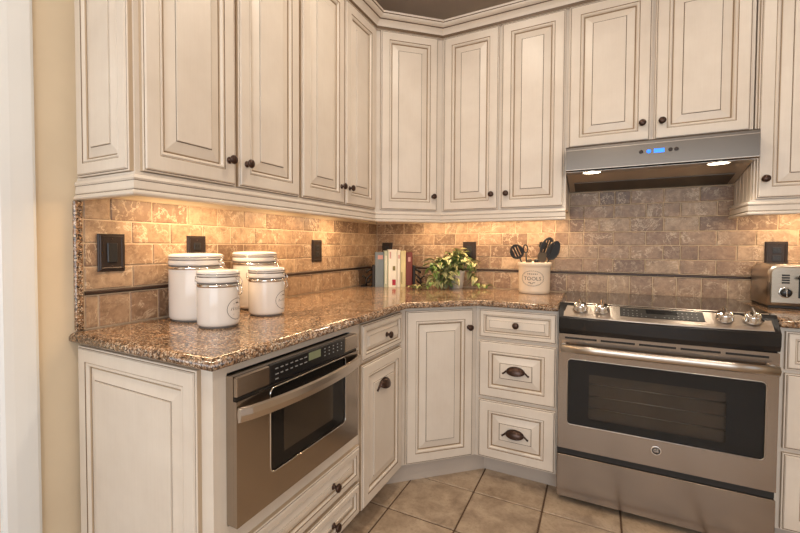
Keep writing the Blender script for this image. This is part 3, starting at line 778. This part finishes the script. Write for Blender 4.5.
outlet('l', -.822, -.727, 1.095, 1.222, 'dark bronze outlet plate on the left wall near the corner', 'outlet')
outlet('b', .058, .140, 1.092, 1.212, 'dark bronze outlet plate behind the books', 'outlet')
outlet('b', .662, .749, 1.095, 1.217, 'dark bronze switch plate above the plant', 'switch')
outlet('b', 2.172, 2.256, 1.092, 1.214, 'dark bronze outlet plate behind the toaster', 'outlet')

# ------------------------------------------------------------------ canisters
Z = .9142
def wrap(r, az, pts, dr=.0004):      # flat (u, v) to a cylinder of radius r about the origin, centred on azimuth az
    return [((r+dr)*math.cos(az+u/r), (r+dr)*math.sin(az+u/r), v) for u, v in pts]
def oval_ring(mb, r, az, zc, a, b, wd, n=40):
    o = wrap(r, az, [(a*math.cos(2*PI*k/n), zc+b*math.sin(2*PI*k/n)) for k in range(n)])
    i = wrap(r, az, [((a-wd)*math.cos(2*PI*k/n), zc+(b-wd)*math.sin(2*PI*k/n)) for k in range(n)])
    mb.add(o+i, [(k, (k+1) % n, n+(k+1) % n, n+k) for k in range(n)])
def canister(x, y, r, h, az, label):
    t = thing('canister', label, 'canister', (x, y, Z), 0, 'white lidded canisters')
    hb = h*.76 if h < .22 else h*.81
    obj('foot', MB().lathe([(r*.90, 0), (r*.90, .006)], 40), 'rubber', t)
    obj('jar', MB().lathe([(r*.88, .006), (r*.95, .0065), (r*.985, .011), (r, .018), (r, hb-.01), (r*.985, hb-.003), (r*.96, hb), (0, hb)], 48, cap=True), 'ceramic', t)
    obj('clamp_band', MB().lathe([(r*.985, hb-.0105), (r*1.018, hb-.0095), (r*1.018, hb-.0005), (r*.985, hb+.0005)], 48, cap=False), 'chrome', t)
    obj('gasket', MB().lathe([(r*.93, hb+.0002), (r*.975, hb+.0005), (r*.975, hb+.005), (r*.93, hb+.005)], 48), 'rubber', t)
    ld = h-hb-.005
    z0 = hb+.0052
    lid = obj('lid', MB().lathe([(r*.95, z0), (r*1.0, z0+.001), (r*1.01, z0+.004), (r*1.01, z0+ld*.35), (r*.985, z0+ld*.42), (r*.985, z0+ld*.52), (r*1.02, z0+ld*.58), (r*1.02, z0+ld*.80), (r*.99, z0+ld*.92), (r*.9, z0+ld*.99), (r*.4, z0+ld*1.06), (0, z0+ld*1.08)], 48), 'ceramic', t)
    obj('lid_band', MB().lathe([(r*.983, z0+ld*.43), (r*.998, z0+ld*.44), (r*.998, z0+ld*.51), (r*.983, z0+ld*.52)], 48, cap=False), 'band', lid)
    obj('lid_band', MB().lathe([(r*1.015, z0+ld*.655), (r*1.024, z0+ld*.66), (r*1.024, z0+ld*.72), (r*1.015, z0+ld*.725)], 48, cap=False), 'band', lid)
    ca, sa = math.cos(az), math.sin(az)
    P = lambda rad, tan, z: (rad*ca-tan*sa, rad*sa+tan*ca, z)
    mb = MB()
    for s in (-1, 1):
        mb.tube([P(r*1.02, s*.013, hb-.004), P(r+.010, s*.013, hb-.012), P(r+.014, s*.012, hb-.026), P(r+.011, s*.008, hb-.036)], .0018, 6)
        mb.tube([P(r+.010, s*.013, hb-.010), P(r+.013, s*.013, hb+.010), P(r*1.02, s*.013, z0+ld*.5)], .0016, 6)
    mb.tube([P(r+.011, -.008, hb-.036), P(r+.0105, 0, hb-.0375), P(r+.011, .008, hb-.036)], .0018, 6)
    obj('latch', mb, 'chrome', t)
    mb = MB()
    for s in (-1, 1): mb.tube([P(-r*1.02, s*.015, hb-.006), P(-r-.010, s*.015, hb-.004), P(-r-.009, s*.015, z0+ld*.4), P(-r*1.0, s*.015, z0+ld*.5)], .0017, 6)
    mb.tube([P(-r-.009, -.015, hb+.004), P(-r-.009, .015, hb+.004)], .0017, 6)
    obj('hinge', mb, 'chrome', t)
    mb = MB(); zc = hb*.42
    oval_ring(mb, r, az, zc, r*.62, hb*.25, .0016)
    for v, a in ((.11, .12), (.125, .05)):
        mb.add(wrap(r, az, [(-r*a*2, zc+hb*v), (r*a*2, zc+hb*v), (r*a*2, zc+hb*v+.004), (-r*a*2, zc+hb*v+.004)]), [(0, 1, 2, 3)])
    random.seed(int(x*1000))
    for k in range(7):       # blurred script strokes
        u0 = (-.42+k*.12)*r; hh = .006+random.random()*.008
        mb.add(wrap(r, az, [(u0, zc-.004), (u0+.0022, zc-.004), (u0+.006, zc-.004+hh), (u0+.0042, zc-.004+hh)]), [(0, 1, 2, 3)])
    mb.add(wrap(r, az, [(-r*.25, zc-hb*.13), (r*.25, zc-hb*.13), (r*.25, zc-hb*.13+.003), (-r*.25, zc-hb*.13+.003)]), [(0, 1, 2, 3)])
    o = link('oval_print', mesh('oval_print', mb, 'ink', False), t)
AZ = math.radians(16)
canister(.133, -1.707, .0955, .243, AZ, 'tall white lidded canister at the left of the group of four')
canister(.317, -1.766, .0695, .191, AZ, 'short white canister standing frontmost of the group of four')
canister(.293, -1.502, .0705, .188, AZ, 'short white canister at the right front of the group')
canister(.122, -1.390, .094, .247, AZ, 'tall white canister at the back behind the short right canister')

# ------------------------------------------------------------------ utensil crock and utensils
CX, CY, CR = 1.125, -.137, .0895
ck = thing('utensil_crock', 'cream stoneware utensil crock printed with an oval TOOLS mark', 'crock', (CX, CY, Z))
obj('pot', MB().lathe([(0, 0), (.080, 0), (.084, .003), (.0855, .02), (.0875, .150), (.0895, .157), (.0935, .162), (.0945, .172), (.0925, .179), (.087, .181), (.080, .178), (.078, .16), (.076, .012), (0, .010)], 48, cap=False), 'crock', ck)
az = math.atan2(CAM['pos'][1]-CY, CAM['pos'][0]-CX)-.12
mb = MB(); oval_ring(mb, .0868, az, .090, .065, .045, .0016, 56); oval_ring(mb, .0868, az, .090, .061, .041, .0008, 56)
vs, fs = text_geo('TOOLS', .030)
mb.add(wrap(.0868, az, [(x*1.02, .088+y) for x, y, z in vs]), fs)
for (a, z, hh) in ((-.028, .113, .005), (-.008, .113, .005), (.012, .113, .005), (-.022, .064, .003), (0, .064, .003), (-.012, .058, .003)):
    mb.add(wrap(.0868, az, [(a, z), (a+.016, z), (a+.016, z+hh), (a, z+hh)]), [(0, 1, 2, 3)])
link('oval_print', mesh('oval_print', mb, 'ink', False), ck)
random.seed(11)
RV = Vector((math.cos(.505), math.sin(.505), 0)); FV = Vector((-math.sin(.505), math.cos(.505), 0))
def utensil(name, label, foot, head, build, mat, tw=0.0):
    """handle from foot to head (world), head piece built in local x (width) / z (along) then turned to face the viewer"""
    f, h = Vector(foot), Vector(head); zax = (h-f).normalized(); ln = (h-f).length
    xax = RV.copy(); xax = (Matrix.Rotation(tw, 3, 'Z') @ xax); yax = zax.cross(xax).normalized(); xax = yax.cross(zax)
    m = Matrix((xax, yax, zax)).transposed().to_4x4(); m.translation = f
    t = thing(name, label, 'utensil', (0, 0, 0), 0, 'kitchen utensils in the crock'); t.matrix_world = m
    obj('handle', MB().tube([(0, 0, 0), (0, 0, ln*.5), (0, 0, ln)], [.0055, .0065, .0045], 8), mat, t)
    build(t, ln, mat)
def slotted(w, h, slots, thick=.004):
    def b(t, z, mat):
        n = 20; pts = []
        for k in range(n): a = 2*PI*k/n; pts.append((w*math.sin(a)*(1+.12*math.cos(a)), h*(1-math.cos(a))))
        xs = [-w*.42+i*w*.84/max(1, slots-1) for i in range(slots)] if slots else []
        mb = MB()
        if not slots: fill_poly(mb, [(x, z+v) for x, v in pts], -thick/2, thick/2)
        else:
            ed = [-w*1.0]+[e for q in xs for e in (q-w*.075, q+w*.075)]+[w*1.0]
            hw = lambda u: h*math.sqrt(max(0, 1-(u/w)**2))
            for k in range(0, len(ed), 2):
                a_, b_ = ed[k], ed[k+1]; st = [a_+(b_-a_)*i/4 for i in range(5)]
                poly = [(u, z+h-hw(u)) for u in st]+[(u, z+h+hw(u)) for u in st[::-1]]
                fill_poly(mb, poly, -thick/2, thick/2)
            for q in xs:
                for s in (-1, 1):
                    a_, b_ = q-w*.0751, q+w*.0751; st = [a_, q, b_]; 
                    lo = [(u, z+h+s*hw(u)*.72) for u in st]; hi = [(u, z+h+s*hw(u)) for u in st[::-1]]
                    fill_poly(mb, lo+hi, -thick/2, thick/2)
        obj('head', mb, mat, t)
        obj('rim', MB().tube([(x, 0, z+v) for x, v in pts]+[(pts[0][0], 0, z+pts[0][1])], .0035, 6, up=(0, 1, 0)), mat, t)
    return b
def ball(w, h):
    def b(t, z, mat):
        obj('head', MB().lathe([(0, z-.004), (w*.6, z), (w, z+h*.4), (w*.95, z+h*.8), (w*.5, z+h), (0, z+h)], 16, cap=False), mat, t)
    return b
def blade(w, h):
    def b(t, z, mat):
        mb = MB(); fill_poly(mb, [(-w*.6, z-.004), (w*.6, z-.004), (w, z+h*.25), (w*1.02, z+h*.85), (w*.8, z+h), (-w*.8, z+h), (-w*1.02, z+h*.85), (-w, z+h*.25)], -.004, .004); obj('head', mb, mat, t)
    return b
def ring(w, h):
    def b(t, z, mat):
        obj('hanging_loop', MB().tube([(w*math.sin(2*PI*k/16), 0, z+h-h*math.cos(2*PI*k/16)) for k in range(17)], .004, 6, up=(0, 1, 0)), mat, t)
    return b
C0 = Vector((CX, CY, Z+.02))
def at(u, v, z): return Vector((CX, CY, Z))+RV*u-FV*v+Vector((0, 0, z))
utensil('slotted_turner', 'black slotted turner leaning out of the crock at far left', at(.0, -.004, .03), at(-.087, .0, .205), slotted(.038, .042, 3), 'nylon')
utensil('ladle', 'black utensil with a hanging loop beside the slotted turner', at(-.02, -.03, .03), at(-.040, -.03, .235), ring(.013, .024), 'nylon')
utensil('whisk', 'short dark utensil end low at the left of the crock', at(-.03, .035, .03), at(-.040, .035, .175), ball(.014, .026), 'nylonb')
utensil('peeler', 'short black utensil end in the middle of the crock', at(.0, .045, .03), at(-.006, .045, .17), ball(.013, .030), 'nylon')
utensil('spatula', 'olive brown spatula standing in the middle of the crock', at(.015, .025, .03), at(.030, .025, .180), blade(.024, .058), 'nylonb')
utensil('slotted_spoon', 'tall black slotted spoon standing highest in the crock', at(.0, -.022, .03), at(.064, -.022, .215), slotted(.036, .058, 3), 'nylon')
utensil('serving_spoon', 'black solid spoon leaning right in the crock', at(.0, .010, .03), at(.081, .010, .198), slotted(.033, .058, 1), 'nylon')
utensil('pasta_fork', 'black utensil head behind the two spoons', at(.02, -.05, .03), at(.068, -.05, .262), blade(.024, .038), 'nylon')

# ------------------------------------------------------------------ books and bookends
BO = Vector((.283, -.232, Z)); BA = .505
def book(u0, w, h, dep, mats, label, back=0.0, lean=0.0):
    o = BO+RV*u0-FV*back
    t = thing('book', label, 'book', o, BA, 'cookbooks between the bookends')
    if lean: t.rotation_euler[1] = lean
    mb = MB().box((0, 0, 0), (.0025, dep, h)).box((w-.0025, 0, 0), (w, dep, h))
    n = 6; vs = [(w/2-math.cos(PI*i/n)*w/2, -.005*math.sin(PI*i/n), z) for z in (0, h) for i in range(n+1)]+[(x, .003, z) for z in (0, h) for x in (.0, w)]
    q = n+1
    fs = [(i, i+1, q+i+1, q+i) for i in range(n)]+[list(range(q))[::-1]+[2*q, 2*q+1][:2], list(range(q, 2*q))+[2*q+3, 2*q+2], (2*q, 2*q+2, 2*q+3, 2*q+1)]
    mb.add(vs, fs[:n]+[fs[n], fs[n+1], fs[n+2]])
    obj('cover', mb, mats, t)
    obj('pages', MB().box((.003, .004, .003), (w-.003, dep-.004, h-.004)), 'pages', t)
    return t
def band(t, w, z0, z1, mat, x0=.12, x1=.88, name='spine_print'):
    n = 6; st = [x0+(x1-x0)*i/n for i in range(n+1)]
    vs = [(w*s, -.0056*math.sin(PI*math.acos(1-2*s)/PI)-.0006, z) for z in (z0, z1) for s in st]
    obj(name, MB().add(vs, [(i, i+1, n+2+i, n+1+i) for i in range(n)]), mat, t)
M['bk1'] = plain('blue_grey_cloth', srgb(112, 124, 132), 0.6, var=.08); M['bk2'] = plain('pale_sage_cover', srgb(176, 182, 160), 0.5, var=.1)
M['bk3'] = plain('white_cover', srgb(232, 226, 210), 0.4); M['bk4'] = plain('straw_cover', srgb(214, 200, 150), 0.5, var=.1)
M['bk5'] = plain('dark_red_cloth', srgb(112, 52, 48), 0.6, var=.1)
M['pr1'] = plain('rose_print', srgb(196, 150, 142), .6); M['pr2'] = plain('crimson_print', srgb(168, 40, 60), .6); M['pr3'] = plain('olive_print', srgb(120, 110, 60), .6)
t = book(-.150, .058, .232, .15, 'bk1', 'thick blue-grey cookbook at the left of the row'); band(t, .058, .185, .212, 'pr1', .3, .9)
t = book(-.090, .026, .243, .15, 'bk2', 'slim pale sage cookbook next to the blue-grey one'); band(t, .026, .02, .21, 'bk3', .35, .6)
t = book(-.062, .058, .250, .16, 'bk3', 'thick white cookbook with crimson flower on its spine'); band(t, .058, .012, .050, 'pr2', .45, .85, 'flower_print'); band(t, .058, .110, .140, 'pr3', .5, .8); band(t, .058, .19, .235, 'pr1', .15, .3)
t = book(-.002, .020, .246, .16, 'bk3', 'narrow white cookbook right of the thick white one'); band(t, .020, .19, .215, 'pr1', .3, .8)
t = book(.020, .034, .242, .15, 'bk4', 'straw-coloured cookbook beside the dark red one'); band(t, .034, .02, .1, 'pr3', .15, .3)
t = book(.056, .042, .232, .15, 'bk5', 'dark red cookbook at the right of the row'); band(t, .042, .17, .2, 'pr1', .3, .7)
def bookend(u, s, label):
    t = thing('bookend', label, 'bookend', BO+RV*u, BA, 'iron bookends')
    obj('upright', MB().box((-.009, -.004, .003), (.009, .09, .145), 0, .003), 'iron', t)
    obj('base', MB().box((-.010 if s > 0 else -.085, -.002, 0), (.085 if s > 0 else .010, .10, .0028)), 'iron', t)
    mb = MB()
    mb.tube([(s*.008, .03, .115), (s*.03, .03, .112), (s*.045, .03, .100), (s*.05, .03, .09)], [.008, .009, .007, .004], 8)
    mb.tube([(s*.05, .03, .004), (s*.052, .03, .03), (s*.045, .03, .055), (s*.03, .03, .07), (s*.01, .03, .085)], [.008, .007, .007, .006, .005], 8)
    mb.tube([(s*.047, .03, .05), (s*.062, .03, .066), (s*.075, .03, .072)], [.006, .005, .007], 8)
    mb.tube([(s*.05, .03, .02), (s*.03, .03, .034), (s*.02, .03, .05)], [.005, .005, .006], 8)
    obj('branch_ornament', mb, 'iron', t)
bookend(-.1605, -1, 'black wrought-iron bookend at the left of the books')
bookend(.1095, 1, 'black wrought-iron bookend between the books and the plant')

# ------------------------------------------------------------------ plant
random.seed(5)
PX, PY = .640, -.098
pl = thing('potted_plant', 'variegated trailing plant in a white pot on the corner counter', 'plant', (PX, PY, Z))
obj('pot', MB().lathe([(0, 0), (.042, 0), (.045, .003), (.058, .100), (.061, .104), (.061, .112), (.055, .113), (.052, .098), (0, .096)], 32, cap=False), 'pot', pl)
obj('soil', MB().lathe([(.0518, .0965), (.0518, .099), (0, .102)], 24, cap=False), 'soil', pl)
def leaf_mesh(name, L, Wd, mat):
    mb = MB(); n = 6; vs = []; fs = []
    for i in range(n+1):
        s = i/n; w = Wd*math.sin(PI*s**.85)*(1-.15*s)+.0006; z = -.012*(s-.3)**2*4*L/.06
        for k, u in enumerate((-1, -.5, 0, .5, 1)): vs.append((u*w, s*L, z+abs(u)*w*.35))
    for i in range(n):
        for k in range(4): fs.append((i*5+k, i*5+k+1, (i+1)*5+k+1, (i+1)*5+k))
    return mesh(name, mb.add(vs, fs, 0, True), mat, False)
LM = [leaf_mesh('leaf', .068, .0165, 'leaf1'), leaf_mesh('leaf', .064, .015, 'leaf2'), leaf_mesh('leaf', .078, .018, 'leaf1'), leaf_mesh('leaf', .052, .015, 'leaf2')]
def put_leaf(p, dirv, roll, k, sc=1.0):
    y = dirv.normalized(); ref = Vector((0, 0, 1)); x = y.cross(ref)
    if x.length < .05: x = Vector((1, 0, 0))
    x.normalize(); z = x.cross(y); m = Matrix((x, y, z)).transposed() @ Matrix.Rotation(roll, 3, 'Y')
    o = link('leaf', LM[k], pl); q = m.to_4x4(); q.translation = p; q = q @ Matrix.Scale(sc, 4)
    w = [q @ v.co for v in LM[k].vertices]; lo = min(v.z for v in w); hi = max(v.y for v in w)
    q.translation += Vector((0, min(0, -.019-PY-hi), max(0, .002-lo))); o.matrix_local = q
def clampw(p):      # keep foliage off the wall and counter (local frame)
    p = p.copy(); p.y = min(p.y, -.028-PY); p.z = max(p.z, .008); return p
stems = MB()
def vine(pts, nl, spread=.9, sizes=(0, 0, 1, 2, 3)):
    pts = [clampw(Vector(p)) for p in pts]
    # smooth by Catmull-Rom
    P = [pts[0]]+pts+[pts[-1]]; out = []
    for i in range(1, len(P)-2):
        for k in range(6):
            t = k/6; a, b, c_, d = P[i-1], P[i], P[i+1], P[i+2]
            out.append(.5*((2*b)+(c_-a)*t+(2*a-5*b+4*c_-d)*t*t+(3*b-a-3*c_+d)*t**3))
    out.append(pts[-1]); stems.tube(out, .0018, 5)
    for j in range(nl):
        s = .18+.82*(j+.5)/nl; i = min(int(s*(len(out)-1)), len(out)-2)
        tan = (out[i+1]-out[i]).normalized(); side = tan.cross(Vector((0, 0, 1)))
        side = side.normalized() if side.length > .05 else Vector((1, 0, 0))
        d = tan*.5+side*(spread if j % 2 else -spread)+Vector((random.uniform(-.4, .4), random.uniform(-.55, .1), random.uniform(-.25, .6)))
        p = clampw(out[i]); tip = p+d.normalized()*.055
        if tip.y > -.02-PY: d.y -= 1.0
        if tip.z < .006: d.z = abs(d.z)*.2+.05
        put_leaf(p, d, random.uniform(-.5, .5), random.choice(sizes), random.uniform(.8, 1.15))
rv, fv = RV, -FV
def V(u, v, z): return rv*u+fv*v+Vector((0, 0, z))
for k in range(18):          # rising, arching stems that make the crown
    a = random.uniform(-1.15, .72); b = random.uniform(-.2, 1); hh = random.uniform(.17, .25)*(1-.22*abs(a))
    vine([V(.02*a, .02*b, .098), V(.06*a, .04*b, hh*.85), V(.125*a, .075*b, hh), V(.165*a, .10*b, hh-.03)], 8)
for k in range(10):           # hanging ones at the left front
    a = random.uniform(.35, 1); b = random.uniform(.2, 1)
    vine([V(-.03, .02*b, .10), V(-.085*a, .05*b, .175), V(-.15*a, .08*b, .13), V(-.165*a, .095*b, .06), V(-.15*a, .10*b, .018)], 9)
vine([V(-.02, .03, .10), V(-.11, .09, .15), V(-.17, .12, .06), V(-.20, .12, .012), V(-.26, .115, .012), V(-.305, .11, .014)], 14, .8, (0, 2, 3))
vine([V(.02, .0, .10), V(.085, .02, .12), V(.115, .03, .03), V(.15, .035, .012), V(.20, .04, .014)], 10, .8, (0, 1, 2))
vine([V(.02, .02, .10), V(.085, .04, .15), V(.11, .05, .09), V(.115, .05, .03)], 8)
for q in (-.045, -.02, .0): vine([V(q, .03, .10), V(q, .075, .15), V(q-.03, .10, .09), V(q-.035, .11, .03)], 9)
obj('stems', stems, 'stem', pl)

# ------------------------------------------------------------------ toaster
ts = thing('toaster', 'brushed stainless toaster with black dial on the right counter', 'toaster', (2.121, -.258, Z))
def tprof(w, h, r, inset=0.0, z0=.012):
    pts = [(inset, z0+inset), (w-inset, z0+inset)]
    for k in range(9): a = PI/2*k/8; pts.append((w-r+(r-inset)*math.cos(a), h-r+(r-inset)*math.sin(a)))
    for k in range(9): a = PI/2+PI/2*k/8; pts.append((r+(r-inset)*math.cos(a), h-r+(r-inset)*math.sin(a)))
    return pts
TW, TH, TDp = .300, .196, .240
secs = [[(x, y, z) for x, z in tprof(TW, TH, .040, i)] for y, i in ((.004, .006), (.0, .010), (.004, .002), (.012, 0.0), (TDp-.012, 0.0), (TDp-.002, .003), (TDp, .008))][2:]
obj('shell', MB().sections(secs, 0, True), 'handle', ts)
obj('front_face', MB().sections([[(x, y, z) for x, z in tprof(TW, TH, .040, i, .014)] for y, i in ((.0035, .010), (-.0030, .010), (-.0045, .013))]), 'toast', ts)
obj('base', MB().box((.004, .004, .0), (TW-.004, TDp-.004, .0118), 0, .003), 'blackm', ts)
dl = obj('dial', MB().lathe([(0, 0), (.019, 0), (.019, .012), (.017, .015), (0, .0155)], 24, (.058, -.0048, .072), axis='-y', cap=False), 'black', ts)
obj('dial_pointer', MB().box((.0565, -.0225, .056), (.0595, -.0205, .088)), 'chrome', dl)
obj('dial_ring', MB().lathe([(.020, 0), (.0235, 0), (.0235, .002), (.020, .0025)], 24, (.058, -.0046, .072), axis='-y', cap=False), 'chrome', ts)
for i in range(4):
    obj('function_key', MB().box((.045, -.0068, .112+i*.011), (.071, -.0047, .1195+i*.011), 0, .001), 'blackm', ts)
obj('lever_slot', MB().box((.100, -.0056, .05), (.112, -.0047, .15)), 'black', ts)
obj('lever', MB().box((.090, -.03, .132), (.124, -.0057, .146), 0, .004), 'black', ts)
for y in (.07, .135): obj('bread_slot', MB().box((.05, y, TH-.0005), (TW-.05, y+.03, TH+.0006)), 'black', ts)

# ------------------------------------------------------------------ recessed ceiling lamps
LP = 8.0
for (x, y, where) in ((1.0, -1.25, 'before the corner cabinets'), (2.3, -1.25, 'before the range'), (1.0, -2.7, 'beside the doorway'), (2.3, -2.7, 'in the middle of the room'), (1.6, -4.0, 'near the rear window')):
    t = thing('recessed_light', 'round recessed ceiling light '+where, 'light', (x, y, H), 0, 'recessed ceiling lights')
    obj('trim_ring', MB().lathe([(.095, -.0005), (.095, -.006), (.075, -.010), (.072, -.0005)], 28, cap=False), 'white', t)
    obj('lens', MB().lathe([(.0715, -.0005), (.0715, -.004), (0, -.005)], 28, cap=False), 'lamp', t)
    l = bpy.data.lights.new('ceiling_glow', 'AREA'); l.shape = 'DISK'; l.size = .14; l.energy = LP*(0.75 if x > 2 else 1.1); l.color = WARM
    o = bpy.data.objects.new('ceiling_glow', l); COL.objects.link(o); o.location = (0, 0, -.012); o.parent = t
